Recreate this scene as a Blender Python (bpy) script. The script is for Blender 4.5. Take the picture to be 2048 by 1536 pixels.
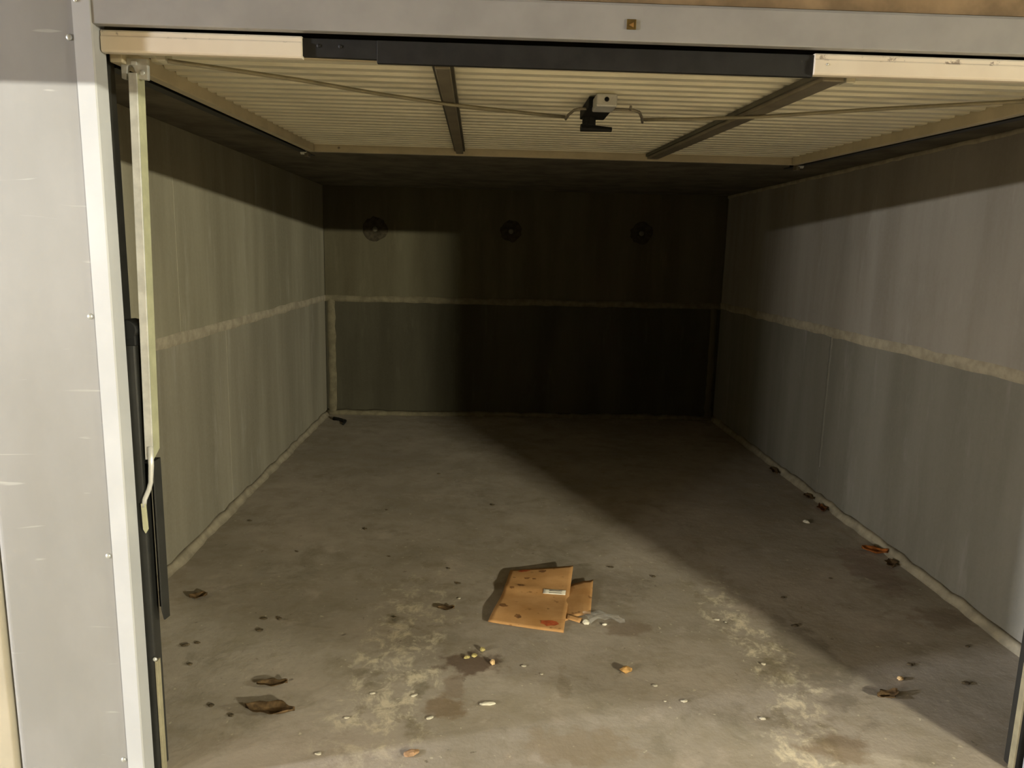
import bpy, bmesh, math, random
from mathutils import Vector, Matrix

for o in list(bpy.data.objects):
    bpy.data.objects.remove(o, do_unlink=True)
scene = bpy.context.scene
C = scene.collection

# ------------------------------------------------------------------ camera
F_PX, YAW, PITCH, ROLL = 1488.72, 0.034647, 0.175575, 0.023744
cam_d = bpy.data.cameras.new('camera')
cam_d.sensor_fit = 'HORIZONTAL'
cam_d.sensor_width = 36.0
cam_d.lens = F_PX * 36.0 / 2048.0
cam_d.clip_start = 0.02
cam = bpy.data.objects.new('camera', cam_d)
C.objects.link(cam)
cy, sy, cp, sp = math.cos(YAW), math.sin(YAW), math.cos(PITCH), math.sin(PITCH)
fwd = Vector((sy*cp, cy*cp, -sp))
r0 = Vector((cy, -sy, 0))
u0 = r0.cross(fwd)
right = math.cos(ROLL)*r0 + math.sin(ROLL)*u0
up = -math.sin(ROLL)*r0 + math.cos(ROLL)*u0
M = Matrix.Identity(4)
for i in range(3):
    M[i][0] = right[i]; M[i][1] = up[i]; M[i][2] = -fwd[i]
M[0][3], M[1][3], M[2][3] = 0.0, -1.8273, 1.45
cam.matrix_world = M
scene.camera = cam

# ------------------------------------------------------------------ world, exposure
world = bpy.data.worlds.new('world')
scene.world = world
world.use_nodes = True
bg = world.node_tree.nodes['Background']
bg.inputs['Color'].default_value = (1.0, 0.93, 0.82, 1)
bg.inputs['Strength'].default_value = 0.01
scene.view_settings.view_transform = 'Standard'
scene.view_settings.look = 'None'
scene.view_settings.exposure = 0.0
scene.view_settings.gamma = 1.0
scene.view_settings.use_curve_mapping = False

# lamps of the parking lane, plus an added fill pair on the beam: x, y, z, length, watts, colour, mount ('wall' or 'ceiling')
LAMPS = [
    (3.95, -5.45, 2.05, 0.6, 640, (1.0, 0.94, 0.74), 'wall'),
    (-5.7, -5.45, 2.05, 1.2, 300, (1.0, 0.97, 0.91), 'wall'),
    (-8.0, -5.45, 2.05, 1.2, 360, (1.0, 0.97, 0.91), 'wall'),
    (6.9, -1.90, 2.12, 1.2, 950, (1.0, 0.98, 0.80), 'beam'),  # added fill lamp, placed to brighten the upper facade from the right
    (-8.3, -1.90, 2.12, 1.2, 2900, (0.98, 1.0, 1.08), 'beam'),  # added fill lamp, placed to brighten the upper facade from the left
]

# ------------------------------------------------------------------ helpers
def tag(o, label=None, cat=None, group=None, kind=None):
    if label: o['label'] = label
    if cat: o['category'] = cat
    if group: o['group'] = group
    if kind: o['kind'] = kind
    return o

def empty(name, loc):
    o = bpy.data.objects.new(name, None)
    o.empty_display_size = 0.05
    C.objects.link(o)
    o.location = loc
    return o

class MB:
    """collects shapes given in world coordinates; build() links ONE mesh object"""
    def __init__(self):
        self.bm = bmesh.new()
    def box(self, x0, x1, y0, y1, z0, z1):
        v = [self.bm.verts.new(p) for p in ((x0,y0,z0),(x1,y0,z0),(x1,y1,z0),(x0,y1,z0),(x0,y0,z1),(x1,y0,z1),(x1,y1,z1),(x0,y1,z1))]
        for f in ((3,2,1,0),(4,5,6,7),(0,1,5,4),(1,2,6,5),(2,3,7,6),(3,0,4,7)):
            self.bm.faces.new([v[i] for i in f])
        return self
    def hexa(self, pts):
        v = [self.bm.verts.new(p) for p in pts]
        for f in ((3,2,1,0),(4,5,6,7),(0,1,5,4),(1,2,6,5),(2,3,7,6),(3,0,4,7)):
            self.bm.faces.new([v[i] for i in f])
        return self
    def prism(self, prof, a, b, axis):
        """closed 2D profile swept from a to b along axis ('x','y','z'), profile in the other two axes in order"""
        def P(p, t):
            return {'x': (t, p[0], p[1]), 'y': (p[0], t, p[1]), 'z': (p[0], p[1], t)}[axis]
        A = [self.bm.verts.new(P(p, a)) for p in prof]
        B = [self.bm.verts.new(P(p, b)) for p in prof]
        n = len(prof)
        for i in range(n):
            self.bm.faces.new((A[i], A[(i+1) % n], B[(i+1) % n], B[i]))
        self.bm.faces.new(A[::-1]); self.bm.faces.new(B)
        return self
    def tube(self, pts, r, seg=10, caps=True):
        pts = [Vector(p) for p in pts]
        rings = []
        prev = None
        for i, p in enumerate(pts):
            d = (pts[min(i+1, len(pts)-1)] - pts[max(i-1, 0)]).normalized()
            if prev is None:
                s = d.orthogonal().normalized()
            else:
                s = (prev - d*prev.dot(d)).normalized()
            prev = s
            t = d.cross(s)
            rr = r[i] if isinstance(r, (list, tuple)) else r
            rings.append([self.bm.verts.new(p + rr*(math.cos(2*math.pi*k/seg)*s + math.sin(2*math.pi*k/seg)*t)) for k in range(seg)])
        for a, b in zip(rings, rings[1:]):
            for k in range(seg):
                self.bm.faces.new((a[k], a[(k+1) % seg], b[(k+1) % seg], b[k]))
        if caps:
            self.bm.faces.new(rings[0][::-1]); self.bm.faces.new(rings[-1])
        return self
    def dome(self, c, n, r, h, seg=14, rings=4):
        """rivet / knob head: centre c on the surface, normal n"""
        n = Vector(n).normalized(); s = n.orthogonal().normalized(); t = n.cross(s); c = Vector(c)
        R = []
        for j in range(rings):
            a = j/rings*math.pi/2
            R.append([self.bm.verts.new(c + n*h*math.sin(a) + r*math.cos(a)*(math.cos(2*math.pi*k/seg)*s + math.sin(2*math.pi*k/seg)*t)) for k in range(seg)])
        topv = self.bm.verts.new(c + n*h)
        for a, b in zip(R, R[1:]):
            for k in range(seg):
                self.bm.faces.new((a[k], a[(k+1) % seg], b[(k+1) % seg], b[k]))
        for k in range(seg):
            self.bm.faces.new((R[-1][k], R[-1][(k+1) % seg], topv))
        self.bm.faces.new(R[0][::-1])
        return self
    def grid(self, fn, nu, nv):
        V = [[self.bm.verts.new(fn(i/nu, j/nv)) for j in range(nv+1)] for i in range(nu+1)]
        for i in range(nu):
            for j in range(nv):
                self.bm.faces.new((V[i][j], V[i+1][j], V[i+1][j+1], V[i][j+1]))
        return self
    def build(self, name, mat, parent=None, bevel=0, smooth=False, solid=0, loc=None):
        bmesh.ops.recalc_face_normals(self.bm, faces=self.bm.faces)
        me = bpy.data.meshes.new(name)
        self.bm.to_mesh(me); self.bm.free()
        me.materials.append(mat)
        if smooth:
            for p in me.polygons: p.use_smooth = True
        o = bpy.data.objects.new(name, me)
        C.objects.link(o)
        if loc: o.location = loc
        if parent is not None:
            o.parent = parent
            if parent.type == 'EMPTY':
                o.matrix_parent_inverse = Matrix.Translation(-Vector(parent.location))
            else:
                # parts of mesh things: parent meshes sit at the world origin unless given a location
                o.matrix_parent_inverse = Matrix.Translation(-Vector(parent.location)) if parent.location.length else Matrix.Identity(4)
        if solid:
            m = o.modifiers.new('solid', 'SOLIDIFY'); m.thickness = solid; m.offset = 0
        if bevel:
            m = o.modifiers.new('bevel', 'BEVEL'); m.width = bevel; m.segments = 2; m.limit_method = 'ANGLE'
        return o

def struct(o, label=None):
    o['kind'] = 'structure'
    if label: o['label'] = label
    return o

# ------------------------------------------------------------------ materials
def srgb(r, g, b):
    f = lambda c: (c/255/12.92 if c/255 <= 0.04045 else ((c/255+0.055)/1.055)**2.4)
    return (f(r), f(g), f(b), 1)

class NT:
    def __init__(self, name, rough=0.6, metal=0.0, spec=0.5):
        self.m = bpy.data.materials.new(name); self.m.use_nodes = True
        self.t = self.m.node_tree; self.b = self.t.nodes['Principled BSDF']
        self.b.inputs['Roughness'].default_value = rough
        self.b.inputs['Metallic'].default_value = metal
        self.b.inputs['Specular IOR Level'].default_value = spec
        self.pos = self.t.nodes.new('ShaderNodeNewGeometry').outputs['Position']
        self.obj = self.t.nodes.new('ShaderNodeTexCoord').outputs['Object']
    def n(self, kind, **kw):
        nd = self.t.nodes.new(kind)
        for k, v in kw.items(): setattr(nd, k, v)
        return nd
    def link(self, a, b): self.t.links.new(a, b)
    def noise(self, scale, detail=5, rough=0.6, stretch=(1, 1, 1), offset=(0, 0, 0), src=None, distort=0.0):
        mp = self.n('ShaderNodeMapping')
        mp.inputs['Scale'].default_value = stretch; mp.inputs['Location'].default_value = offset
        self.link(src or self.pos, mp.inputs['Vector'])
        nd = self.n('ShaderNodeTexNoise')
        nd.inputs['Scale'].default_value = scale; nd.inputs['Detail'].default_value = detail
        nd.inputs['Roughness'].default_value = rough; nd.inputs['Distortion'].default_value = distort
        self.link(mp.outputs[0], nd.inputs['Vector'])
        return nd.outputs['Fac']
    def ramp(self, fac, lo, hi, a=0.0, b=1.0):
        nd = self.n('ShaderNodeMapRange', interpolation_type='SMOOTHSTEP')
        self.link(fac, nd.inputs['Value'])
        nd.inputs['From Min'].default_value = lo; nd.inputs['From Max'].default_value = hi
        nd.inputs['To Min'].default_value = a; nd.inputs['To Max'].default_value = b
        return nd.outputs[0]
    def mix(self, fac, a, b, blend='MIX'):
        nd = self.n('ShaderNodeMix', data_type='RGBA', blend_type=blend)
        if isinstance(fac, (int, float)): nd.inputs[0].default_value = fac
        else: self.link(fac, nd.inputs[0])
        for s, v in ((6, a), (7, b)):
            if isinstance(v, tuple): nd.inputs[s].default_value = v
            else: self.link(v, nd.inputs[s])
        return nd.outputs[2]
    def math(self, op, a, b=None, c=None):
        nd = self.n('ShaderNodeMath', operation=op)
        for i, v in enumerate((a, b, c)):
            if v is None: continue
            if isinstance(v, (int, float)): nd.inputs[i].default_value = v
            else: self.link(v, nd.inputs[i])
        return nd.outputs[0]
    def sep(self, src=None):
        nd = self.n('ShaderNodeSeparateXYZ'); self.link(src or self.pos, nd.inputs[0]); return nd.outputs
    def color(self, c):
        if isinstance(c, tuple): self.b.inputs['Base Color'].default_value = c
        else: self.link(c, self.b.inputs['Base Color'])
    def bump(self, h, strength=0.3, dist=0.005):
        nd = self.n('ShaderNodeBump'); nd.inputs['Strength'].default_value = strength; nd.inputs['Distance'].default_value = dist
        self.link(h, nd.inputs['Height']); self.link(nd.outputs[0], self.b.inputs['Normal'])
    def blob(self, x, y, rx, ry, soft=0.7, wob=0.7, scale=14):
        """stain mask: ellipse on the floor with a ragged edge"""
        X = self.sep()
        dx = self.math('DIVIDE', self.math('SUBTRACT', X[0], x), rx)
        dy = self.math('DIVIDE', self.math('SUBTRACT', X[1], y), ry)
        d = self.math('SQRT', self.math('ADD', self.math('MULTIPLY', dx, dx), self.math('MULTIPLY', dy, dy)))
        nz = self.noise(scale, 4)
        d = self.math('ADD', d, self.math('MULTIPLY', self.math('SUBTRACT', nz, 0.5), wob*4))
        return self.ramp(d, 1.0-soft*0.5, 1.0+soft*0.5, 1.0, 0.0)

def plain(name, col, rough=0.5, metal=0.0, var=0.12, scale=14, spec=0.5, bump=0.0):
    k = NT(name, rough, metal, spec)
    nz = k.noise(scale, 4)
    d = tuple(c*(1-var*2) for c in col[:3])+(1,)
    l = tuple(min(1, c*(1+var)) for c in col[:3])+(1,)
    k.color(k.mix(k.ramp(nz, 0.3, 0.7), d, l))
    if bump: k.bump(k.noise(scale*6, 3), bump, 0.002)
    return k.m

def concrete_wall(name, base, light, dark, ystretch, seed=0.0):
    k = NT(name, 0.9, 0, 0.2)
    st = (1, 1, 0.12)
    n1 = k.noise(3.2, 5, 0.6, st, (seed, seed, 0))
    n2 = k.noise(9.0, 5, 0.65, (1, 1, 0.18), (seed+3, 1, 0))
    n3 = k.noise(2.0, 6, 0.7, (1, 1, 1), (seed, 5, 2))
    n4 = k.noise(60, 3, 0.7)
    c = k.mix(k.ramp(n1, 0.32, 0.68), dark, base)
    c = k.mix(k.ramp(n2, 0.55, 0.78, 0, 0.7), c, light)
    c = k.mix(k.ramp(n3, 0.5, 0.8, 0, 0.5), c, dark)
    c = k.mix(k.ramp(n4, 0.3, 0.7, 0, 0.12), c, light)
    k.color(c)
    k.bump(k.math('ADD', k.math('MULTIPLY', n4, 0.5), n2), 0.25, 0.004)
    return k.m

M_wallL = concrete_wall('wall_concrete_warm', srgb(155, 150, 128), srgb(172, 167, 148), srgb(132, 127, 106), 1, 0.0)
M_wallR = concrete_wall('wall_concrete_grey', srgb(158, 153, 143), srgb(174, 169, 160), srgb(138, 132, 121), 1, 7.0)
M_wallBlow = concrete_wall('wall_concrete_back_lower_shaded', srgb(70, 67, 53), srgb(80, 77, 63), srgb(56, 53, 40), 1, 31.0)  # lower back panel: dimness of the deep interior put into the colour
M_wallB = concrete_wall('wall_concrete_back_shaded', srgb(90, 86, 67), srgb(100, 96, 76), srgb(74, 68, 50), 1, 13.0)  # concrete darkened to stand in for light falling off towards the back
M_panelLow = concrete_wall('wall_concrete_lower', srgb(154, 149, 130), srgb(174, 170, 157), srgb(132, 127, 109), 1, 21.0)
M_panelLowR = concrete_wall('wall_concrete_lower_grey', srgb(134, 131, 120), srgb(150, 147, 140), srgb(118, 115, 103), 1, 27.0)
M_mortar = plain('mortar', srgb(172, 163, 141), 0.95, 0, 0.10, 18, 0.2, 0.3)
M_mortarB = plain('mortar_back_shaded', srgb(108, 101, 80), 0.95, 0, 0.12, 18, 0.2, 0.3)  # mortar darkened along with the shade-toned back wall
M_fillet = plain('mortar_fillet', srgb(160, 151, 129), 0.95, 0, 0.12, 14, 0.2, 0.3)
M_mortar_wall = plain('mortar_backing', srgb(120, 114, 98), 0.95, 0, 0.1, 18, 0.2, 0.3)
M_ceil = plain('ceiling_concrete', srgb(112, 106, 92), 0.95, 0, 0.15, 5, 0.2, 0.3)
M_lane = plain('lane_concrete', srgb(168, 158, 138), 0.9, 0, 0.1, 4, 0.2, 0.3)
M_brownconc = plain('lintel_concrete', srgb(150, 128, 98), 0.9, 0, 0.15, 10, 0.2, 0.3)

def make_panel_paint():
    k = NT('grey_white_paint', 0.42, 0.0, 0.5)
    n1 = k.noise(4, 5, 0.6, (1, 1, 0.5))
    c = k.mix(k.ramp(n1, 0.35, 0.7), srgb(135, 134, 130), srgb(143, 142, 139))
    # scuffs: thin pale slanted scratches and faint rust / grime spots
    sc = k.noise(7, 3, 0.5, (0.6, 1, 7), (2.0, 0, 1.3), distort=0.6)
    c = k.mix(k.ramp(sc, 0.66, 0.72, 0, 0.45), c, srgb(182, 180, 174))
    gr = k.noise(11, 4, 0.6, (1, 1, 1), (4.0, 0, 2.0))
    c = k.mix(k.ramp(gr, 0.68, 0.8, 0, 0.4), c, srgb(150, 124, 92))
    k.color(c)
    r = k.ramp(k.noise(6, 4, 0.6, (1, 1, 0.25)), 0.3, 0.7, 0.36, 0.55)
    k.link(r, k.b.inputs['Roughness'])
    k.bump(k.noise(3, 2), 0.08, 0.004)
    return k.m
M_paint = make_panel_paint()
M_trim = plain('trim_white', srgb(182, 184, 186), 0.35, 0.0, 0.03, 5)
M_lintel = plain('lintel_grey_paint', srgb(163, 163, 162), 0.38, 0.1, 0.05, 6)
M_beige = plain('beige_paint', srgb(172, 164, 144), 0.5, 0.0, 0.05, 6)
M_cover = None
def make_cover():
    k = NT('rail_cover_white', 0.4, 0, 0.5)
    X = k.sep()
    n = k.noise(30, 4, 0.7, (1, 1, 1))
    c = k.mix(k.ramp(k.noise(5, 3), 0.3, 0.7), srgb(228, 216, 196), srgb(238, 228, 208))
    band = k.math('MULTIPLY', k.ramp(X[2], 1.913, 1.917), k.ramp(X[2], 1.931, 1.925))
    c = k.mix(k.math('MULTIPLY', k.ramp(n, 0.56, 0.66), k.math('MULTIPLY', band, 0.75)), c, srgb(120, 100, 84))
    k.color(c)
    return k.m
M_cover = make_cover()
M_rubber = plain('black_rubber', srgb(32, 32, 31), 0.6, 0, 0.2, 20, 0.4)
M_black = plain('black_paint_steel', srgb(46, 46, 43), 0.45, 0.0, 0.1, 12, 0.4)
M_black2 = plain('black_recess_steel', srgb(17, 18, 17), 0.6, 0.0, 0.1, 12, 0.3)
M_sheet = plain('corrugated_cream_paint', srgb(226, 221, 197), 0.34, 0.0, 0.05, 4)
M_rail = plain('door_rail_paint', srgb(196, 184, 154), 0.5, 0.0, 0.06, 8)
M_stiffd = plain('stiffener_lip', srgb(92, 88, 74), 0.5, 0.3, 0.1, 9)
M_stiff = plain('stiffener_steel', srgb(138, 130, 112), 0.42, 0.35, 0.1, 9)
M_galv = plain('galvanised_steel', srgb(206, 206, 200), 0.38, 0.3, 0.08, 22)
M_galvg = plain('galvanised_yellowish', srgb(190, 190, 156), 0.42, 0.25, 0.06, 22)
M_strap = plain('lock_rod_steel', srgb(150, 142, 118), 0.5, 0.3, 0.1, 20)
M_edge = plain('dull_edge_strip', srgb(150, 143, 116), 0.6, 0.0, 0.08, 20)
M_dsteel = plain('dark_track_steel', srgb(40, 40, 37), 0.6, 0.3, 0.1, 20)
M_brass = plain('old_brass', srgb(112, 92, 48), 0.45, 0.6, 0.15, 60)
M_brass2 = plain('brass_mark', srgb(168, 132, 80), 0.4, 0.5, 0.1, 60)
M_rivet = plain('rivet_aluminium', srgb(214, 216, 210), 0.3, 0.6, 0.05, 30)
M_card = None
def make_card():
    k = NT('cardboard', 0.8, 0, 0.3)
    n = k.noise(8, 4)
    c = k.mix(k.ramp(n, 0.3, 0.7), srgb(176, 132, 80), srgb(194, 150, 98))
    sp = k.noise(24, 2, 0.5, (1, 1, 1), (3, 1, 0))
    c = k.mix(k.ramp(sp, 0.66, 0.74, 0, 0.7), c, srgb(120, 82, 44))
    fl = k.noise(5, 3, 0.5, (1, 3, 1), (0.7, 0.2, 0))
    c = k.mix(k.ramp(fl, 0.5, 0.75, 0, 0.5), c, srgb(168, 118, 62))
    k.color(c); k.bump(k.noise(140, 2, 0.5, (1, 0.1, 1)), 0.15, 0.001)
    return k.m
M_card = make_card()
M_cardred = plain('red_print', srgb(168, 84, 46), 0.8, 0, 0.2, 40, 0.2)
M_cardbrown = plain('brown_blot', srgb(132, 94, 56), 0.85, 0, 0.2, 40, 0.2)
M_label = plain('paper_label', srgb(226, 220, 200), 0.7, 0, 0.03, 40, 0.3)
M_print = plain('grey_print', srgb(150, 142, 126), 0.8, 0, 0.1, 40, 0.2)
M_leaf = plain('dry_leaf', srgb(112, 70, 36), 0.8, 0, 0.25, 40, 0.2)
M_leafd = plain('dark_leaf', srgb(98, 78, 52), 0.85, 0, 0.25, 40, 0.2)
M_leaforange = plain('orange_leaf', srgb(158, 92, 36), 0.75, 0, 0.25, 50, 0.3)
M_tan = plain('tan_chip', srgb(186, 146, 88), 0.8, 0, 0.15, 60, 0.2)
M_pale = plain('pale_chip', srgb(230, 196, 142), 0.75, 0, 0.08, 60, 0.2)
M_yell = plain('yellowish_chip', srgb(186, 172, 112), 0.8, 0, 0.1, 60, 0.2)
M_white = plain('white_chip', srgb(222, 216, 194), 0.8, 0, 0.06, 60, 0.2)
M_dark = plain('dark_grit', srgb(90, 79, 60), 0.9, 0, 0.2, 60, 0.2)
M_chip = plain('plaster_chip', srgb(200, 193, 172), 0.85, 0, 0.08, 60, 0.2)
M_orange = plain('orange_chip', srgb(172, 138, 104), 0.8, 0, 0.15, 60, 0.2)
M_stainhole = plain('tie_hole_concrete', srgb(62, 56, 42), 0.95, 0, 0.2, 30, 0.2, 0.4)
M_plug = plain('tie_hole_plug', srgb(112, 108, 92), 0.85, 0, 0.1, 30, 0.2)
def make_clear():
    k = NT('clear_plastic', 0.25, 0, 0.5)
    k.color(srgb(220, 218, 208))
    k.b.inputs['Alpha'].default_value = 0.22
    return k.m
M_clear = make_clear()
def make_emit(col, s):
    k = NT('fluorescent_tube', 0.4)
    k.b.inputs['Emission Color'].default_value = col+(1,)
    k.b.inputs['Emission Strength'].default_value = s
    nz = k.noise(30, 2)
    k.color(k.mix(nz, srgb(240, 240, 235), srgb(250, 250, 245)))
    return k.m

def make_floor():
    k = NT('floor_concrete', 0.85, 0, 0.3)
    X = k.sep()
    n1 = k.noise(1.4, 6, 0.6)
    n2 = k.noise(7, 6, 0.65, (1, 1, 1), (3, 2, 0))
    n3 = k.noise(26, 5, 0.7, (1, 1, 1), (1, 7, 0))
    c = k.mix(k.ramp(n1, 0.35, 0.65), srgb(152, 143, 127), srgb(172, 162, 147))
    c = k.mix(k.ramp(n2, 0.4, 0.72, 0, 0.55), c, srgb(139, 129, 107))
    c = k.mix(k.ramp(n3, 0.58, 0.78, 0, 0.35), c, srgb(194, 184, 166))
    n5 = k.noise(3.4, 7, 0.72, (1, 1, 1), (8, 4, 0), distort=0.5)
    c = k.mix(k.ramp(n5, 0.52, 0.68, 0, 0.5), c, srgb(122, 115, 96))
    n6 = k.noise(5.2, 6, 0.7, (1, 1, 1), (2, 14, 0), distort=0.3)
    c = k.mix(k.ramp(n6, 0.54, 0.70, 0, 0.5), c, srgb(184, 171, 156))
    # tyre tracks: dried pale dirt in two bands
    fade = k.ramp(X[1], 2.0, 0.9)
    for (x0, w, s, amt) in ((-0.30, 0.30, 0.0, 0.75), (1.03, 0.20, 4.0, 0.95)):
        sway = k.math('MULTIPLY', k.math('SUBTRACT', k.noise(1.6, 2, 0.5, (0, 1, 0), (s, 0, 0)), 0.5), 0.35)
        d = k.math('ABSOLUTE', k.math('SUBTRACT', k.math('SUBTRACT', X[0], x0), sway))
        band = k.math('MULTIPLY', k.ramp(d, w, w*0.25), fade)
        nz = k.noise(15, 8, 0.74, (1, 0.8, 1), (s, 3, 0), distort=0.4)
        m = k.ramp(k.math('ADD', k.math('MULTIPLY', band, 0.16), nz), 0.62, 0.80)
        c = k.mix(k.math('MULTIPLY', k.math('MULTIPLY', m, band), amt), c, srgb(214, 203, 176))
        m2 = k.ramp(k.noise(6, 5, 0.7, (1, 1, 1), (s+9, 1, 0)), 0.52, 0.66)
        c = k.mix(k.math('MULTIPLY', k.math('MULTIPLY', m2, band), 0.55), c, srgb(104, 94, 66))
    # small pale flecks
    fk = k.noise(38, 2, 0.5, (1, 1, 1), (5, 9, 0))
    c = k.mix(k.ramp(fk, 0.69, 0.74, 0, 0.6), c, srgb(206, 196, 170))
    dk = k.noise(24, 3, 0.55, (1, 1, 1), (15, 2, 0))
    c = k.mix(k.ramp(dk, 0.68, 0.76, 0, 0.55), c, srgb(70, 60, 44))
    # stains
    for (x, y, rx, ry, col, amt) in (
        (-0.035, 0.62, 0.10, 0.07, srgb(92, 72, 56), 0.8),
        (-0.09, 0.47, 0.035, 0.08, srgb(120, 102, 82), 0.5),
        (-0.115, 0.36, 0.065, 0.055, srgb(122, 102, 76), 0.7),
        (0.40, 1.25, 0.30, 0.20, srgb(104, 92, 70), 0.35),
        (0.28, 0.48, 0.02, 0.09, srgb(120, 108, 86), 0.4),
        (0.30, 0.16, 0.16, 0.08, srgb(136, 120, 94), 0.5),
        (0.56, 0.88, 0.10, 0.06, srgb(112, 92, 70), 0.5),
        (1.22, 0.66, 0.10, 0.30, srgb(96, 88, 74), 0.5),
        (1.9, 0.98, 0.12, 0.08, srgb(112, 96, 78), 0.5),
        (1.85, 1.45, 0.10, 0.25, srgb(110, 84, 74), 0.4),
        (1.07, 0.16, 0.10, 0.06, srgb(116, 96, 70), 0.6),
        (-0.5, 0.1, 0.30, 0.14, srgb(168, 156, 142), 0.5)):
        c = k.mix(k.math('MULTIPLY', k.blob(x, y, rx, ry), amt), c, col)
    k.color(c)
    k.link(k.ramp(n2, 0.3, 0.7, 0.7, 0.95), k.b.inputs['Roughness'])
    k.bump(k.math('ADD', n3, k.math('MULTIPLY', n2, 1.5)), 0.35, 0.005)
    return k.m
M_floor = make_floor()

# ------------------------------------------------------------------ the setting
XL, XR, D, ZC = -1.404, 2.041, 4.664, 1.964
JL, JR, ZL = -0.903, 1.5665, 1.9355

fl = struct(MB().box(-11.2, 11.2, -5.8, D+0.2, -0.12, 0.0).build('floor', M_floor), 'stained bare concrete floor of the garage')
struct(MB().box(XL-0.15, XR+0.15, 0.05, D+0.15, ZC, ZC+0.09).build('ceiling', M_ceil), 'dark bare concrete garage ceiling')
lane_c = struct(MB().box(-11.2, 11.2, -5.8, 0.2, 2.36, 2.46).build('ceiling_lane', M_lane))
struct(MB().box(-11.2, 11.2, -2.35, -2.02, 1.91, 2.36).build('ceiling_beam', M_lane, None, 0.01))
struct(MB().box(-11.2, 11.2, -5.8, -5.6, 0, 2.36).build('wall_opposite', M_lane))
struct(MB().box(-11.2, -11.0, -5.6, 0.0, 0, 2.36).build('wall_lane_left', M_lane))
struct(MB().box(11.0, 11.2, -5.6, 0.0, 0, 2.36).build('wall_lane_right', M_lane))

rnd = random.Random(4)
def wall_panel(axis, c0, c1, z0, z1, face, depth, mat, parent):
    """precast slab standing proud of the mortar backing"""
    m = MB()
    if axis == 'L': m.box(face-depth, face, c0, c1, z0, z1)
    if axis == 'R': m.box(face, face+depth, c0, c1, z0, z1)
    if axis == 'B': m.box(c0, c1, face, face+depth, z0, z1)
    return m.build('concrete_panel', mat, parent, 0.0015)

def strip(axis, c0, c1, zc, hw, face, proud, mat, parent, n=40, name='mortar_joint', vertical=False):
    """smeared mortar band with ragged edges, pillow profile"""
    m = MB(); rows = []
    for i in range(n+1):
        t = c0+(c1-c0)*i/n
        a = hw*(1+rnd.uniform(-0.16, 0.16)); b = hw*(1+rnd.uniform(-0.16, 0.16)); w = rnd.uniform(-0.003, 0.003)
        row = []
        for (dz, pr) in ((-a-0.004, -0.004), (-a*0.8, proud*0.8), (0, proud), (b*0.8, proud*0.8), (b+0.004, -0.004)):
            s, h = (t, zc+dz+w) if not vertical else (zc+dz+w, t)
            row.append({'L': (face+pr, s, h), 'R': (face-pr, s, h), 'B': (s, face-pr, h)}[axis])
        rows.append([m.bm.verts.new(p) for p in row])
    for p, q in zip(rows, rows[1:]):
        for k in range(4):
            m.bm.faces.new((p[k], p[k+1], q[k+1], q[k]))
    return m.build(name, mat, parent, 0, True)

ZJ = 1.026
# left wall
wl = struct(MB().box(XL-0.15, XL-0.012, 0.04, D+0.15, 0, ZC).build('wall_left', M_mortar_wall), 'grey concrete panel wall on the left of the garage')
for (a, b) in ((0.06, 1.617), (1.619, 4.655)):
    wall_panel('L', a, b, ZJ+0.004, ZC, XL, 0.02, M_wallL, wl)
for (a, b) in ((0.06, 2.2), (2.202, 4.655)):
    wall_panel('L', a, b, 0.0, ZJ-0.004, XL, 0.02, M_panelLow, wl)
strip('L', 0.06, 4.66, ZJ, 0.026, XL, 0.006, M_mortar, wl, 36)
# right wall
wr = struct(MB().box(XR+0.012, XR+0.15, 0.04, D+0.15, 0, ZC).build('wall_right', M_mortar_wall), 'grey concrete panel wall on the right of the garage')
wall_panel('R', 0.06, 2.415, ZJ+0.004, ZC, XR-0.004, 0.02, M_wallR, wr)
wall_panel('R', 2.421, 4.655, ZJ+0.004, ZC, XR, 0.02, M_wallR, wr)
wall_panel('R', 0.06, 2.505, 0.0, ZJ-0.004, XR, 0.02, M_panelLowR, wr)
wall_panel('R', 2.511, 4.655, 0.0, ZJ-0.004, XR, 0.02, M_panelLowR, wr)
strip('R', 0.06, 4.66, ZJ, 0.028, XR, 0.006, M_mortar, wr, 36)
strip('R', 0.06, 4.66, ZC-0.008, 0.012, XR, 0.008, M_mortar, wr, 70)
strip('R', 0.2, ZJ, 2.508, 0.014, XR, 0.003, M_panelLowR, wr, 24, vertical=True)
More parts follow.
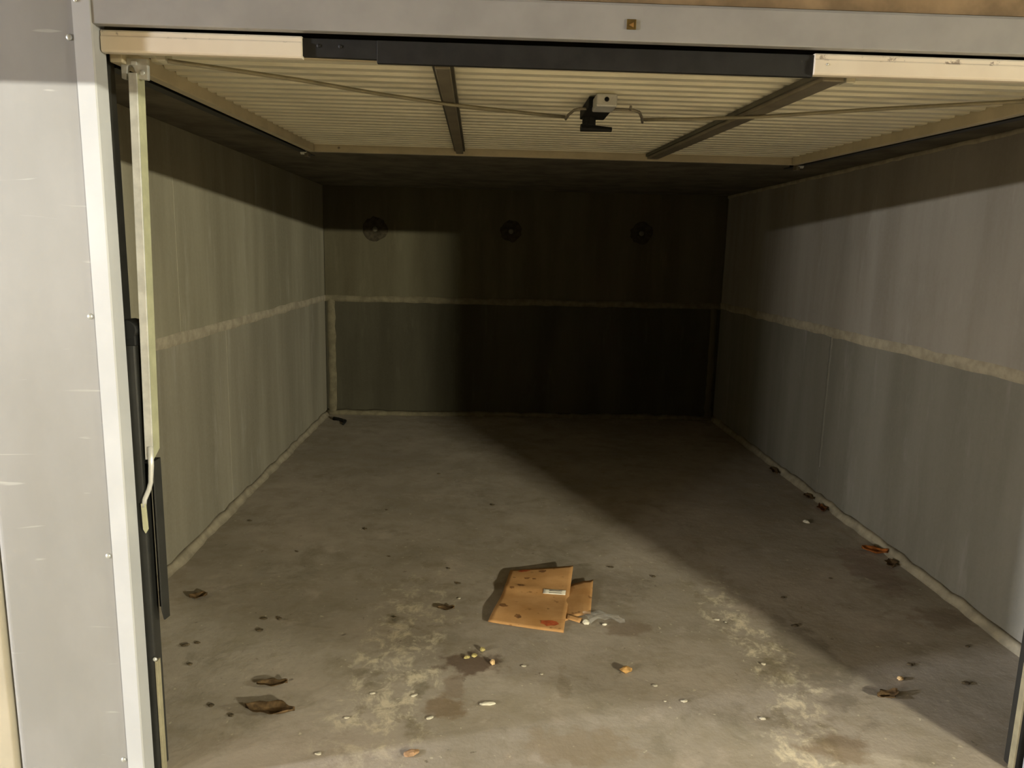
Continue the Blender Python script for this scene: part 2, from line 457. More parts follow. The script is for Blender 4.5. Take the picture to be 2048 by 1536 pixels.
# back wall with three filled tie holes
wb = struct(MB().box(XL-0.15, XR+0.15, D+0.012, D+0.15, 0, ZC).build('wall_back', M_mortar_wall), 'shade-darkened concrete panel wall at the back of the garage')
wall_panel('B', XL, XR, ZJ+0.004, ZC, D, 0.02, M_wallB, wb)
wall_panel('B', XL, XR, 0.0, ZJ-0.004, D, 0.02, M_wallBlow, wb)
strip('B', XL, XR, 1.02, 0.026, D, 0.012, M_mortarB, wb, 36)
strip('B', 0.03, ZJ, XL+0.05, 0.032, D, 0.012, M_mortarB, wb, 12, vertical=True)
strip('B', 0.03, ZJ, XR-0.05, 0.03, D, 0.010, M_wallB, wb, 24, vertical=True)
for (x, z, r) in ((-0.971, 1.612, 0.105), (0.185, 1.622, 0.09), (1.308, 1.632, 0.095)):
    m = MB(); seg = 22
    ring_o = [m.bm.verts.new((x+r*(1+rnd.uniform(-.1, .1))*math.cos(2*math.pi*i/seg), D-0.001, z+r*(1+rnd.uniform(-.1, .1))*math.sin(2*math.pi*i/seg))) for i in range(seg)]
    ring_m = [m.bm.verts.new((x+r*0.72*math.cos(2*math.pi*i/seg), D-0.008, z+r*0.72*math.sin(2*math.pi*i/seg))) for i in range(seg)]
    ring_i = [m.bm.verts.new((x+r*0.45*math.cos(2*math.pi*i/seg), D-0.002, z+r*0.45*math.sin(2*math.pi*i/seg))) for i in range(seg)]
    for i in range(seg):
        j = (i+1) % seg
        m.bm.faces.new((ring_o[i], ring_o[j], ring_m[j], ring_m[i])); m.bm.faces.new((ring_m[i], ring_m[j], ring_i[j], ring_i[i]))
    m.bm.faces.new(ring_i)
    m.build('tie_hole_patch', M_stainhole, wb, 0, True)
    MB().dome((x, D-0.002, z), (0, -1, 0), 0.022, 0.012).build('tie_hole_plug', M_plug, wb, 0, True)

# mortar fillets along the floor
def fillet(name, axis, a, b, h, w, mat, n=60):
    m = MB(); rows = []
    for i in range(n+1):
        t = a+(b-a)*i/n
        hh = h*(1+rnd.uniform(-.18, .18)); ww = w*(1+rnd.uniform(-.25, .25))
        pts = ((0, hh), (ww*0.4, hh*0.55), (ww, -0.002))
        row = []
        for (d, z) in pts:
            row.append({'L': (XL+d-0.001, t, z), 'R': (XR-d+0.001, t, z), 'B': (t, D-d+0.001, z)}[axis])
        back = {'L': (XL-0.001, t, -0.002), 'R': (XR+0.001, t, -0.002), 'B': (t, D+0.001, -0.002)}[axis]
        row.append(back)
        rows.append([m.bm.verts.new(p) for p in row])
    for p, q in zip(rows, rows[1:]):
        for k in range(4):
            m.bm.faces.new((p[k], p[(k+1) % 4], q[(k+1) % 4], q[k]))
    m.bm.faces.new(rows[0]); m.bm.faces.new(rows[-1][::-1])
    return struct(m.build(name, mat, None, 0, True))
fillet('baseboard_left', 'L', 0.07, D, 0.045, 0.03, M_fillet)
fillet('baseboard_right', 'R', 0.07, D, 0.045, 0.03, M_fillet)
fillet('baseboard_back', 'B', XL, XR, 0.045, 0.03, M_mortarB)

# front: concrete over the opening, sheet-metal surround, trims
struct(MB().box(-11.0, 11.0, 0.015, 0.2, 2.024, 2.36).build('wall_front', M_brownconc), 'brownish concrete above the garage door opening')
struct(MB().box(1.91, 11.0, 0.01, 0.2, 0, 2.024).build('wall_front_right', M_lane))
struct(MB().box(-11.0, -2.3, 0.01, 0.2, 0, 2.024).build('wall_front_left', M_lane))

lint = struct(MB().prism([(-0.004, ZL), (-0.004, 2.012), (0.0, 2.019), (0.05, 2.019), (0.05, ZL+0.012), (0.02, ZL+0.012), (0.02, ZL)], JL-0.002, JR+0.3, 'x').build('trim_1', M_lintel, None, 0.002), 'grey painted metal lintel above the garage door')

def rounded_panel(x0, x1, y, z0, z1, rleft=0.02, rright=0.0, depth=0.04):
    pr = []
    if rleft:
        for i in range(7):
            a = math.pi - i/6*math.pi/2
            pr.append((x0+rleft+rleft*math.cos(a), y+rleft-rleft*math.sin(a)))
    else: pr.append((x0, y))
    if rright:
        for i in range(7):
            a = math.pi/2 - i/6*math.pi/2
            pr.append((x1-rright+rright*math.cos(a), y+rright-rright*math.sin(a)))
    else: pr.append((x1, y))
    pr += [(x1, y+depth), (x0, y+depth)]
    return MB().prism(pr, z0, z1, 'z')
pl = struct(rounded_panel(-1.236, JL-0.040, 0.0, 0, 2.022).build('wall_front_panel', M_paint, None, 0), 'grey white painted metal panel with rivets beside the garage opening')
for z in (1.905, 1.273, 0.661, 0.08):
    MB().dome((-0.9585, 0.0, z), (0, -1, 0), 0.0072, 0.005).build('rivet', M_rivet, pl, 0, True)
struct(rounded_panel(JR+0.042, 1.90, 0.0, 0, 2.022, 0, 0.02).build('wall_front_panel_right', M_paint))
struct(rounded_panel(-2.3, -1.247, 0.012, 0, 2.022, 0, 0.012).build('wall_front_neighbour', M_beige), 'beige metal panel of the neighbouring garage front')
# vertical trims (folded angle): front leaf and return into the opening
def jamb_trim(name, xa, xb, inner):
    x0, x1 = min(xa, xb), max(xa, xb)
    if inner > 0:   # opening lies to +x
        pr = [(x0, -0.006), (x1-0.003, -0.006), (x1, -0.003), (x1, 0.05), (x1-0.004, 0.05), (x1-0.004, -0.001), (x0, -0.001)]
    else:
        pr = [(x1, -0.006), (x0+0.003, -0.006), (x0, -0.003), (x0, 0.05), (x0+0.004, 0.05), (x0+0.004, -0.001), (x1, -0.001)]
    return struct(MB().prism(pr, 0, 2.03, 'z').build(name, M_trim))
t2 = jamb_trim('trim_2', JL-0.042, JL, 1)
t2['label'] = 'white vertical metal trim at the left edge of the opening'
MB().dome((-0.936, -0.006, 1.982), (0, -1, 0), 0.004, 0.003).build('rivet', M_rivet, t2, 0, True)
t3 = jamb_trim('trim_3', JR, JR+0.042, -1)
t3['label'] = 'white vertical metal trim at the right edge of the opening'
# black steel door posts behind the trims
for (nm, xa, xb) in (('trim_4', -0.99, -0.9155), ('trim_5', JR+0.012, JR+0.087)):
    struct(MB().box(xa, xb, 0.052, 0.115, 0, 1.93).build(nm, M_black, None, 0.002))

# ------------------------------------------------------------------ garage door, lifted flat under the ceiling
def dz(y): return (y-0.03)*0.02376
ZD = 1.868                                   # underside of the door frame at the front; it climbs a little to the back
door = empty('door_1', (0.3, 0.05, 1.88)); struct(door, 'lifted up-and-over garage door with corrugated cream underside, hanging flat under the ceiling')
DX0, DX1 = -0.903, 1.552
# corrugated sheet
pitch, depth = 0.078, 0.008
prof = []
y = 0.066
while y < 2.022:
    for (f, h) in ((0.0, 0), (0.42, 0), (0.48, 1), (0.94, 1)):
        yy = y+f*pitch
        if yy < 2.022: prof.append((yy, ZD+0.035+dz(yy)+h*depth))
    y += pitch
m = MB(); rows = []
for x in (DX0+0.031, DX1-0.031):
    rows.append([m.bm.verts.new((x, p[0], p[1])) for p in prof])
for i in range(len(prof)-1):
    m.bm.faces.new((rows[0][i], rows[0][i+1], rows[1][i+1], rows[1][i]))
m.build('corrugated_sheet', M_sheet, door, 0, False, 0.001)
# side rails, back rail
def sloped_bar(x0, x1, y0, y1, zb, h, xs=0.0):
    """bar along y following the door's slight slope; xs shifts its far end in x"""
    return MB().hexa([(x0, y0, zb+dz(y0)), (x1, y0, zb+dz(y0)), (x1+xs, y1, zb+dz(y1)), (x0+xs, y1, zb+dz(y1)),
                      (x0, y0, zb+h+dz(y0)), (x1, y0, zb+h+dz(y0)), (x1+xs, y1, zb+h+dz(y1)), (x0+xs, y1, zb+h+dz(y1))])
sloped_bar(DX0, DX0+0.030, 0.064, 2.050, ZD, 0.042).build('side_rail', M_rail, door, 0.003)
sloped_bar(DX1-0.030, DX1, 0.064, 2.050, ZD, 0.042).build('side_rail', M_rail, door, 0.003)
bk = MB().box(DX0+0.031, DX1-0.031, 2.022, 2.050, ZD+dz(2.04), ZD+0.042+dz(2.04)).build('back_rail', M_rail, door, 0.003)
MB().dome((-0.75, 2.0225, ZD+0.02+dz(2.04)), (0, -1, 0), 0.006, 0.003).build('screw', M_stiff, bk, 0, True)
MB().box(DX0, DX1, 0.045, 0.063, 1.886, 1.924).build('front_rail', M_rail, door, 0.002)
# front edge: white covers left and right, black rubber seal between
def cover(x0, x1):
    return MB().prism([(0.026, 1.882), (0.022, 1.886), (0.022, 1.916), (0.025, 1.918), (0.024, 1.927), (0.027, 1.931), (0.044, 1.931), (0.044, 1.882)], x0, x1, 'x').build('rail_cover', M_cover, door, 0.0015)
cover(JL+0.002, -0.442)
cr = cover(0.765, JR-0.004)
MB().dome((0.795, 0.022, 1.906), (0, -1, 0), 0.003, 0.002).build('screw', M_rivet, cr, 0, True)
MB().hexa([(-0.442, 0.030, 1.888), (-0.27, 0.030, 1.886), (-0.27, 0.044, 1.886), (-0.442, 0.044, 1.888), (-0.442, 0.030, 1.928), (-0.27, 0.030, 1.928), (-0.27, 0.044, 1.928), (-0.442, 0.044, 1.928)]).build('rubber_seal', M_rubber, door, 0.001)
MB().hexa([(-0.27, 0.029, 1.878), (0.765, 0.029, 1.878), (0.765, 0.044, 1.878), (-0.27, 0.044, 1.878), (-0.27, 0.029, 1.928), (0.765, 0.029, 1.928), (0.765, 0.044, 1.928), (-0.27, 0.044, 1.928)]).build('rubber_seal', M_rubber, door, 0.001)
for x in (-0.405, -0.355):
    MB().dome((x, 0.030, 1.912), (0, -1, 0), 0.0045, 0.002).build('screw', M_rubber, door, 0, True)
# stiffeners: hat section, a bright web between two dark lips
def stiffener(x0, x1, xs):
    st = sloped_bar(x0+0.008, x1-0.008, 0.064, 2.030, ZD+0.008, 0.026, xs).build('stiffener', M_stiff, door, 0.003)
    sloped_bar(x0, x1, 0.064, 2.030, ZD+0.020, 0.014, xs).build('lip', M_stiffd, st, 0.001)
stiffener(-0.146, -0.094, -0.034)
stiffener(0.797, 0.867, -0.020)
for (x, y) in ((-0.79, 0.080), (0.885, 0.085)):
    MB().box(x-0.012, x+0.012, y, y+0.040, ZD+0.012, ZD+0.034).build('clip', M_sheet, door, 0.002)
# lock in the middle with cranks and rods to the front corners
Z6 = ZD+dz(0.6)
lk = MB().box(0.292, 0.372, 0.52, 0.74, Z6+0.004, Z6+0.034).build('lock_case', M_black2, door, 0.003)
MB().box(0.305, 0.366, 0.44, 0.535, Z6-0.008, Z6+0.028).build('lock_cover', M_galv, lk, 0.004)
MB().dome((0.335, 0.4395, Z6+0.012), (0, -1, 0), 0.007, 0.003).build('keyhole', M_black2, lk, 0, True)
MB().tube([(0.318, 0.70, Z6+0.006), (0.318, 0.70, Z6-0.020)], 0.022, 16).tube([(0.296, 0.735, Z6-0.022), (0.400, 0.745, Z6-0.024)], [0.013, 0.008], 10).build('lock_handle', M_black2, lk, 0.001)
MB().tube([(0.305, 0.575, Z6+0.010), (0.272, 0.575, Z6+0.008), (0.256, 0.59, Z6+0.006), (0.245, 0.65, Z6+0.002), (0.242, 0.70, Z6-0.002)], 0.0045, 8).build('crank', M_stiff, lk, 0, True)
MB().tube([(0.366, 0.575, Z6+0.010), (0.44, 0.572, Z6+0.008), (0.460, 0.59, Z6+0.006), (0.480, 0.65, Z6+0.002), (0.497, 0.72, Z6-0.002)], 0.0045, 8).tube([(0.428, 0.57, Z6+0.009), (0.424, 0.54, Z6+0.012)], 0.004, 8).build('crank', M_stiff, lk, 0, True)
def rod(pts, r=0.0055):
    return MB().tube([(x, y, ZD+dz(y)+o) for (x, y, o) in pts], r, 8).build('lock_rod', M_strap, door, 0, True)
rod([(0.241, 0.715, 0.004), (0.091, 0.640, 0.003), (-0.13, 0.525, 0.002), (-0.33, 0.395, 0.005), (-0.504, 0.253, 0.008), (-0.66, 0.142, 0.008), (-0.77, 0.07, 0.008)])
rod([(0.225, 0.735, 0.006), (0.10, 0.690, 0.008), (-0.10, 0.585, 0.004)], 0.004)
rod([(0.498, 0.722, 0.004), (0.673, 0.665, 0.003), (0.83, 0.585, 0.002), (1.114, 0.410, 0.006), (1.438, 0.243, 0.010), (1.52, 0.20, 0.012)])
rod([(0.51, 0.75, 0.006), (0.62, 0.72, 0.007), (0.76, 0.65, 0.005)], 0.004)
# roller brackets at the back corners
ZB = ZD+dz(2.04)
for s, x in ((-1, DX0-0.005), (1, DX1+0.005)):
    b = MB().box(x-0.004, x+0.004, 2.035, 2.085, ZB-0.022, ZB+0.035).box(min(x, x+s*0.02), max(x, x+s*0.02), 2.055, 2.062, ZB-0.022, ZB-0.004).build('roller_bracket', M_stiff, door, 0.001)
    MB().tube([(x+s*0.006, 2.066, ZB+0.002), (x+s*0.040, 2.066, ZB+0.002)], 0.013, 14).build('roller', M_galv, b, 0.001)
# arm socket at the front left corner (two-eared casting)
sock = MB().prism([(-0.888, 1.838), (-0.876, 1.836), (-0.872, 1.866), (-0.864, 1.870), (-0.858, 1.862), (-0.852, 1.838), (-0.826, 1.836), (-0.824, 1.884), (-0.888, 1.884)], 0.086, 0.100, 'y').build('arm_socket', M_galv, door, 0.002)
MB().box(-0.862, -0.848, 0.080, 0.086, 1.868, 1.878).build('cam', M_galv, sock, 0.002)
MB().dome((-0.838, 0.086, 1.852), (0, -1, 0), 0.007, 0.004).build('bolt', M_galv, sock, 0, True)

# tracks the rollers run in
for (x, lab) in ((-0.936, 'dark steel track along the left side of the lifted door'), (1.585, 'dark steel track along the right side of the lifted door')):
    s = 1 if x > 0 else -1
    m = MB()
    for (xa, xb, za, zb) in ((-0.017, 0.017, 0.0, 0.003), (s*0.0155-0.0015, s*0.0155+0.0015, 0.003, 0.038), (-0.017, 0.017, 0.035, 0.038)):
        m.hexa([(x+xa, 0.13, ZD+za+dz(0.13)), (x+xb, 0.13, ZD+za+dz(0.13)), (x+xb, 2.25, ZD+za+dz(2.25)), (x+xa, 2.25, ZD+za+dz(2.25)),
                (x+xa, 0.13, ZD+zb+dz(0.13)), (x+xb, 0.13, ZD+zb+dz(0.13)), (x+xb, 2.25, ZD+zb+dz(2.25)), (x+xa, 2.25, ZD+zb+dz(2.25))])
    tr = tag(m.build('door_track', M_dsteel), lab, 'track')
    for yy in (0.3, 1.2):
        MB().box(x-0.012, x+0.012, yy, yy+0.03, ZD+0.038+dz(yy), ZC).build('hanger', M_dsteel, tr)

# ------------------------------------------------------------------ left mechanism
def spring_post(cx, s, label):
    """cx: x of the outer side of the post seen from the opening, s: +1 when the opening lies to +x"""
    X = lambda d: cx+s*d
    def bx(a, b, *r):
        return MB().box(min(X(a), X(b)), max(X(a), X(b)), *r)
    post = empty('spring_post', (X(0.02), 0.08, 0)); tag(post, label, 'post', 'black posts beside the opening')
    bx(0.0, 0.039, 0.060, 0.105, 0, 1.215).build('tube', M_black, post, 0.004)
    bx(-0.001, 0.044, 0.056, 0.109, 1.195, 1.232).tube([(X(0.022), 0.055, 1.235), (X(0.022), 0.110, 1.235)], 0.026, 18).build('cap', M_black2, post, 0.003)
    bx(0.0395, 0.0465, 0.055, 0.075, 0, 0.335).build('edge_strip', M_edge, post, 0.001)
    MB().dome((X(0.041), 0.055, 0.342), (0, -1, 0), 0.006, 0.005).build('bolt', M_galv, post, 0, True)
spring_post(-0.925, 1, 'black spring housing post standing behind the left white trim')
spring_post(1.5885, -1, 'black spring housing post at the right edge of the opening')
brk = empty('arm_channel', (-0.89, 0.09, 0.45)); tag(brk, 'short black steel channel holding the foot of the lifting arm', 'bracket')
MB().box(-0.8850, -0.8615, 0.104, 0.110, 0.470, 0.890).build('back_plate', M_black2, brk)
MB().prism([(0.066, 0.480), (0.078, 0.445), (0.110, 0.440), (0.110, 0.892), (0.066, 0.892)], -0.8645, -0.8605, 'x').build('flange', M_black, brk, 0.001)
MB().prism([(-0.8850, 0.892), (-0.8615, 0.892), (-0.8615, 0.886), (-0.8850, 0.886)], 0.07, 0.110, 'y').build('top_plate', M_black2, brk)
for z in (0.640, 0.530):
    MB().dome((-0.874, 0.104, z), (0, -1, 0), 0.003, 0.002).build('screw', M_galv, brk, 0, True)

arm = empty('lifting_arm', (-0.862, 0.08, 0.69)); tag(arm, 'slim galvanised lifting arm hanging from the left front corner of the door', 'door arm')
x0t, x1t, x0b, x1b = -0.868, -0.848, -0.877, -0.857
MB().hexa([(x0b, 0.058, 0.90), (x1b, 0.058, 0.90), (x1b, 0.063, 0.90), (x0b, 0.063, 0.90), (x0t, 0.078, 1.85), (x1t, 0.078, 1.85), (x1t, 0.083, 1.85), (x0t, 0.083, 1.85)]).build('arm_web', M_galv, arm, 0.001)
MB().hexa([(x1b-0.003, 0.063, 0.90), (x1b, 0.063, 0.90), (x1b, 0.100, 0.92), (x1b-0.003, 0.100, 0.92), (x1t-0.003, 0.083, 1.85), (x1t, 0.083, 1.85), (x1t, 0.120, 1.85), (x1t-0.003, 0.120, 1.85)]).build('arm_flange', M_galvg, arm)
MB().tube([(-0.862, 0.058, 0.935), (-0.862, 0.056, 0.885), (-0.865, 0.054, 0.840), (-0.870, 0.053, 0.822), (-0.882, 0.052, 0.795), (-0.885, 0.051, 0.775)], [0.0075, 0.007, 0.006, 0.006, 0.006, 0.006], 10).build('hook', M_galv, arm, 0, True)
MB().prism([(-0.8905, 0.785), (-0.8785, 0.785), (-0.8760, 0.715), (-0.883, 0.703), (-0.8890, 0.715)], 0.046, 0.052, 'y').build('end_tab', M_galvg, arm, 0.001)

# small brass number plate on the lintel
bp = tag(MB().box(0.3075, 0.3295, -0.0065, -0.004, 1.9605, 1.9830).build('brass_plate', M_brass, None, 0.0015), 'small square brass plate with a triangle mark on the grey lintel', 'plate')
MB().prism([(0.3125, 1.970), (0.3235, 1.976), (0.3235, 1.9645)], -0.0075, -0.006, 'y').build('triangle_mark', M_brass2, bp)

# ------------------------------------------------------------------ cardboard on the floor
card = empty('flattened_cardboard', (0.24, 1.1, 0)); tag(card, 'flattened brown cardboard piece with white label lying on the concrete floor', 'cardboard')
TL, TR, BR, BL = Vector((0.123, 1.375)), Vector((0.412, 1.378)), Vector((0.315, 0.835)), Vector((0.022, 0.905))
def card_pt(u, v, lift=0.0):
    """u left to right, v near to far"""
    p = (BL*(1-u)+BR*u)*(1-v)+(TL*(1-u)+TR*u)*v
    bow = 0.018*math.sin(math.pi*v)*(1-u)     # left edge bowed outwards
    h = 0.008+0.012*(1-u)**2*(0.6+0.4*math.sin(math.pi*v)) + 0.006*math.exp(-((v-0.62)/0.06)**2) + 0.034*max(0, v-0.62)*u*2.4 + 0.003*math.sin(3*math.pi*v)
    if v < 0.16: h -= 0.03*(0.16-v)
    return (p.x+bow*0.6, p.y, max(0.004, h)+lift)
MB().grid(lambda a, b: card_pt(a, b), 16, 28).build('sheet', M_card, card, 0, True, 0.004)
FA, FB, FC, FD = Vector((0.355, 1.24)), Vector((0.490, 1.272)), Vector((0.440, 0.985)), Vector((0.310, 0.915))
def flap_pt(u, v):
    p = (FD*(1-u)+FC*u)*(1-v)+(FA*(1-u)+FB*u)*v
    return (p.x, p.y, 0.004+0.010*math.sin(math.pi*u)*u+0.012*v*u*u+0.004*u*math.sin(9*u+5*v)**2)
MB().grid(flap_pt, 10, 12).build('flap', M_card, card, 0, True, 0.004)
FE = [Vector((0.338, 0.935)), Vector((0.385, 0.905)), Vector((0.40, 0.93)), Vector((0.345, 0.965))]
def lip_pt(u, v):
    p = (FE[0]*(1-u)+FE[1]*u)*(1-v)+(FE[3]*(1-u)+FE[2]*u)*v
    return (p.x, p.y, 0.008+0.006*v)
MB().grid(lip_pt, 4, 3).build('flap_lip', M_card, card, 0, True, 0.003)
def patch(name, u0, u1, v0, v1, mat, lift=0.0035, parent=None, n=6):
    return MB().grid(lambda a, b: card_pt(u0+(u1-u0)*a, v0+(v1-v0)*b, lift), n, n).build(name, mat, parent or card, 0, True, 0.0006)
lab = patch('label', 0.60, 0.94, 0.555, 0.620, M_label, 0.0045)
for (v0, v1) in ((0.568, 0.576), (0.592, 0.604)):
    patch('print_line', 0.69, 0.88, v0, v1, M_print, 0.0055, lab, 4)
def blot(name, u, v, ru, rv, mat):
    m = MB(); n = 14
    ce = m.bm.verts.new(card_pt(u, v, 0.0035)); rg = []
    for i in range(n):
        k = 1+rnd.uniform(-.3, .3)
        rg.append(m.bm.verts.new(card_pt(min(0.985, u+ru*k*math.cos(2*math.pi*i/n)), min(0.985, max(0.015, v+rv*k*math.sin(2*math.pi*i/n))), 0.0035)))
    for i in range(n): m.bm.faces.new((ce, rg[i], rg[(i+1) % n]))
    return m.build(name, mat, card, 0, True)
blot('red_mark', 0.80, 0.085, 0.12, 0.035, M_cardred)
blot('red_mark', 0.22, 0.955, 0.09, 0.025, M_cardred)
for (u, v, ru, rv) in ((0.36, 0.12, 0.045, 0.028), (0.52, 0.93, 0.05, 0.025), (0.24, 0.66, 0.06, 0.022), (0.10, 0.26, 0.06, 0.03), (0.30, 0.80, 0.04, 0.015), (0.42, 0.79, 0.03, 0.012), (0.12, 0.60, 0.035, 0.02)):
    blot('brown_blot', u, v, ru, rv, M_cardbrown)

# clear plastic wrap by the cardboard
def wrap_pt(u, v):
    x = 0.425+0.14*u-0.02*v; y = 0.885+0.09*v+0.02*math.sin(4*u)
    return (x, y, 0.012+0.014*abs(math.sin(7*u+3*v))*math.cos(2.2*v)+0.010*math.sin(11*v+2*u)**2)
tag(MB().grid(wrap_pt, 14, 12).build('plastic_wrap', M_clear, None, 0, True), 'scrap of clear plastic wrap at the right corner of the cardboard', 'plastic wrap')

# ------------------------------------------------------------------ litter
def lump(name, mat, x, y, sx, sy, sz, rot, label, cat, group=None, seed=0, z=0.0):
    r = random.Random(seed)
    bm = bmesh.new(); bmesh.ops.create_icosphere(bm, subdivisions=2, radius=1.0)
    for v in bm.verts:
        k = 1+r.uniform(-.22, .22)
        v.co = Vector((v.co.x*sx*k, v.co.y*sy*k, v.co.z*sz*(1+r.uniform(-.2, .2))))
    zmin = min(v.co.z for v in bm.verts)
    for v in bm.verts: v.co.z -= zmin
    me = bpy.data.meshes.new(name); bm.to_mesh(me); bm.free(); me.materials.append(mat)
    o = bpy.data.objects.new(name, me); C.objects.link(o)
    o.location = (x, y, z); o.rotation_euler = (0, 0, rot)
    return tag(o, label, cat, group)
def leaf(name, mat, x, y, L, W, rot, curl, label, group=None, seed=0):
    r = random.Random(seed); ph = r.uniform(0, 6)
    root = empty(name, (x, y, 0)); root.rotation_euler = (0, 0, rot)
    def fn(u, v):
        w = W*max(0.02, math.sin(math.pi*min(1, u*0.97+0.015))**0.8)*(1+0.25*math.sin(13*u+ph))
        s = (v-0.5)*2
        return (L*(u-0.5), w*s, 0.003+curl*(s*s*0.9+0.5*(2*u-1)**2)+0.003*math.sin(9*u+4*s+ph)+0.003)
    a = MB().grid(fn, 14, 8).build('blade', mat, None, 0, True, 0.0008); a.parent = root
    b = MB().tube([(L*(0.5-t/6), 0, 0.0065+curl*0.5*(1-t/3)**2) for t in range(4)] + [(L*0.5-L*0.8, 0, 0.008)], [0.001, 0.0012, 0.0014, 0.0015, 0.0016], 6).build('stem', mat); b.parent = root
    return tag(root, label, 'leaf', group)

lump('white_pebble', M_white, 0.412, 0.905, 0.014, 0.013, 0.010, 0.4, 'bright white pebble beside the cardboard and plastic wrap', 'pebble', None, 3)
lump('white_pebble', M_white, 0.485, 0.90, 0.010, 0.006, 0.004, 0.1, 'small off white chip right of the bright white pebble', 'chip', None, 4)
lump('pale_crumb', M_pale, 0.039, 0.612, 0.0085, 0.0145, 0.008, 0.1, 'pale peach crumb at the right of the brown stain', 'crumb', None, 5)
lump('yellow_crumb', M_yell, 0.002, 0.70, 0.010, 0.011, 0.007, 0.6, 'yellowish crumb farthest in, above the brown stain', 'crumb', None, 6)
lump('yellow_crumb', M_yell, -0.028, 0.662, 0.011, 0.010, 0.006, 1.0, 'middle yellowish crumb on the brown stain', 'crumb', None, 7)
lump('yellow_crumb', M_yell, -0.053, 0.650, 0.012, 0.009, 0.005, 0.3, 'leftmost yellowish crumb on the brown stain', 'crumb', None, 8)
lump('white_flake', M_white, 0.022, 0.372, 0.026, 0.010, 0.004, 0.05, 'flat off white flake in front of the brown stain', 'flake', None, 9)
lump('tan_chip', M_tan, 0.51, 0.566, 0.021, 0.016, 0.010, 0.1, 'tan cork like chip on the floor right of the stain', 'chip', None, 10)
lump('orange_chip', M_orange, -0.20, 0.13, 0.022, 0.014, 0.005, 0.5, 'orange tinted chip at the very front of the floor', 'chip', None, 11)
lump('white_chip', M_white, 1.794, 2.072, 0.018, 0.020, 0.008, 0.5, 'lone white chip near the right wall', 'chip', None, 12)
lump('pink_chip', M_pale, 1.471, 0.525, 0.012, 0.010, 0.006, 0.2, 'small pinkish chip on the dark right part of the floor', 'chip', None, 13)
leaf('dry_leaf', M_leaforange, 1.965, 1.655, 0.12, 0.038, -0.5, 0.018, 'orange brown dry leaf lying against the right wall', None, 1)
leaf('dry_leaf', M_leafd, -0.665, 0.328, 0.16, 0.034, -0.12, 0.014, 'largest dark brown curled leaf on the left front floor', None, 2)
leaf('dry_leaf', M_leafd, -0.70, 0.475, 0.10, 0.022, 0.1, 0.008, 'thin brown leaf just behind the largest dark leaf', None, 3)
leaf('dry_leaf', M_leafd, 1.37, 0.42, 0.09, 0.024, 0.35, 0.010, 'dark leaf on the shaded right part of the floor', None, 4)
leaf('dry_leaf', M_leafd, -1.184, 1.108, 0.07, 0.026, 0.4, 0.010, 'small dark leaf near the left wall behind the black channel', None, 5)
leaf('dry_leaf', M_leafd, 1.74, 0.30, 0.06, 0.022, 1.2, 0.010, 'dark leaf beside the foot of the right trim', None, 6)
leaf('dry_leaf', M_leafd, -0.15, 1.02, 0.07, 0.020, 0.05, 0.006, 'thin dark leaf left of the cardboard', None, 7)
st = tag(MB().tube([(-1.30, 4.43, 0.012), (-1.25, 4.40, 0.014), (-1.19, 4.345, 0.012), (-1.185, 4.24, 0.008)], [0.017, 0.014, 0.016, 0.008], 8).build('black_stick', M_black2, None, 0, True), 'bent black stick in the far left corner of the floor', 'stick')
# rubbish swept against the right wall
for i, (x, y, L, r, lb) in enumerate(((1.985, 3.05, 0.16, 1.45, 'long dark leaf heap at the foot of the right wall, farthest in'), (1.98, 2.29, 0.13, 1.3, 'reddish dark leaf at the foot of the right wall, near the white chip'), (1.99, 2.50, 0.10, 1.7, 'dark leaf at the foot of the right wall, between two other leaves'), (1.965, 1.50, 0.10, 1.2, 'dark leaf just in front of the orange brown leaf by the right wall'))):
    leaf('dry_leaf', M_leafd if i != 1 else M_leaf, x, y, L, 0.026, r, 0.012, lb, None, 20+i)
grit = [(-1.049, 0.744), (-1.085, 0.725), (-0.849, 0.838), (-0.108, 1.262), (-0.86, 0.93), (-0.80, 0.93), (-1.02, 0.60), (-0.86, 0.36), (-0.78, 0.31), (-0.45, 1.55), (-0.55, 2.2), (0.60, 1.45), (0.78, 1.35), (-0.90, 1.6), (-0.62, 1.9), (-0.16, 1.42), (1.25, 0.90), (1.30, 1.15), (1.56, 0.62), (1.69, 0.50), (1.86, 0.75), (0.05, 2.3), (-0.3, 2.9), (1.6, 1.35), (-1.25, 2.0), (-0.35, 0.95)]
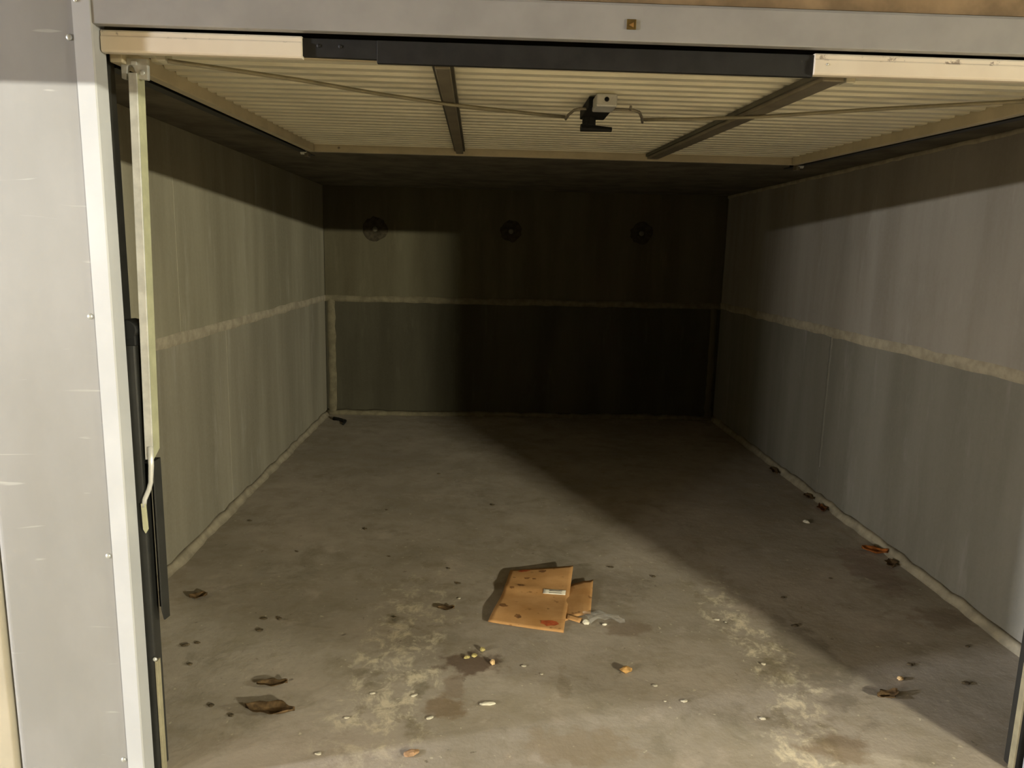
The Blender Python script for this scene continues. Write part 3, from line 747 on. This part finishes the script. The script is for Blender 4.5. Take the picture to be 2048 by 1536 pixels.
for i, (x, y) in enumerate(grit):
    s = rnd.uniform(0.005, 0.010)
    lump('dark_grit', M_dark, x, y, s*rnd.uniform(1, 1.8), s, s*0.45, rnd.uniform(-.5, .5), 'tiny dark grit crumb scattered on the bare concrete floor', 'grit', 'dark grit crumbs on the floor', 40+i)
chips = [(0.594, 0.482), (0.671, 0.393), (0.607, 0.393), (0.15, 0.60), (0.21, 0.55), (0.95, 0.95), (0.98, 0.93), (1.02, 0.62), (-0.36, 0.43), (-0.42, 0.30), (-0.16, 0.30), (-0.47, 0.13), (-0.22, 0.42), (0.90, 0.30), (-0.10, 1.12)]
for i, (x, y) in enumerate(chips):
    s = rnd.uniform(0.004, 0.008)
    lump('plaster_chip', M_chip, x, y, s*rnd.uniform(1, 1.7), s, s*0.35, rnd.uniform(-.5, .5), 'tiny white plaster chip scattered on the bare concrete floor', 'chip', 'white plaster chips on the floor', 90+i)

# ------------------------------------------------------------------ lamps of the lane and the added facade fill pair (behind the camera)
for i, (x, y, z, L, W, col, mount) in enumerate(LAMPS):
    root = empty('tube_lamp', (x, y, z))
    tag(root, ['lane tube lamp on the opposite wall to the right', 'lane tube lamp on the opposite wall to the left', 'lane tube lamp farthest left on the opposite wall', 'added fill lamp on the beam to the right of the garage', 'added fill lamp on the beam to the left of the garage'][i], 'lamp')
    em = make_emit(col, 6)
    if mount != 'ceiling':
        MB().box(x-L/2-0.03, x+L/2+0.03, -5.6 if mount == 'wall' else -2.02, y-0.05, z-0.04, z+0.04).build('housing', M_trim, root, 0.004)
        MB().tube([(x-L/2, y-0.025, z), (x+L/2, y-0.025, z)], 0.015, 12).build('tube', em, root, 0, True)
        rot = (math.radians(90), 0, 0)
    else:
        MB().box(x-L/2-0.03, x+L/2+0.03, y-0.04, y+0.04, z+0.04, 2.36).build('housing', M_trim, root, 0.004)
        MB().tube([(x-L/2, y, z+0.022), (x+L/2, y, z+0.022)], 0.015, 12).build('tube', em, root, 0, True)
        rot = (0, 0, 0)
    ld = bpy.data.lights.new('tube_light', 'AREA'); ld.shape = 'RECTANGLE'; ld.size = L; ld.size_y = 0.015
    ld.energy = W; ld.color = col
    lo = bpy.data.objects.new('tube_light', ld); C.objects.link(lo)
    lo.parent = root; lo.rotation_euler = rot
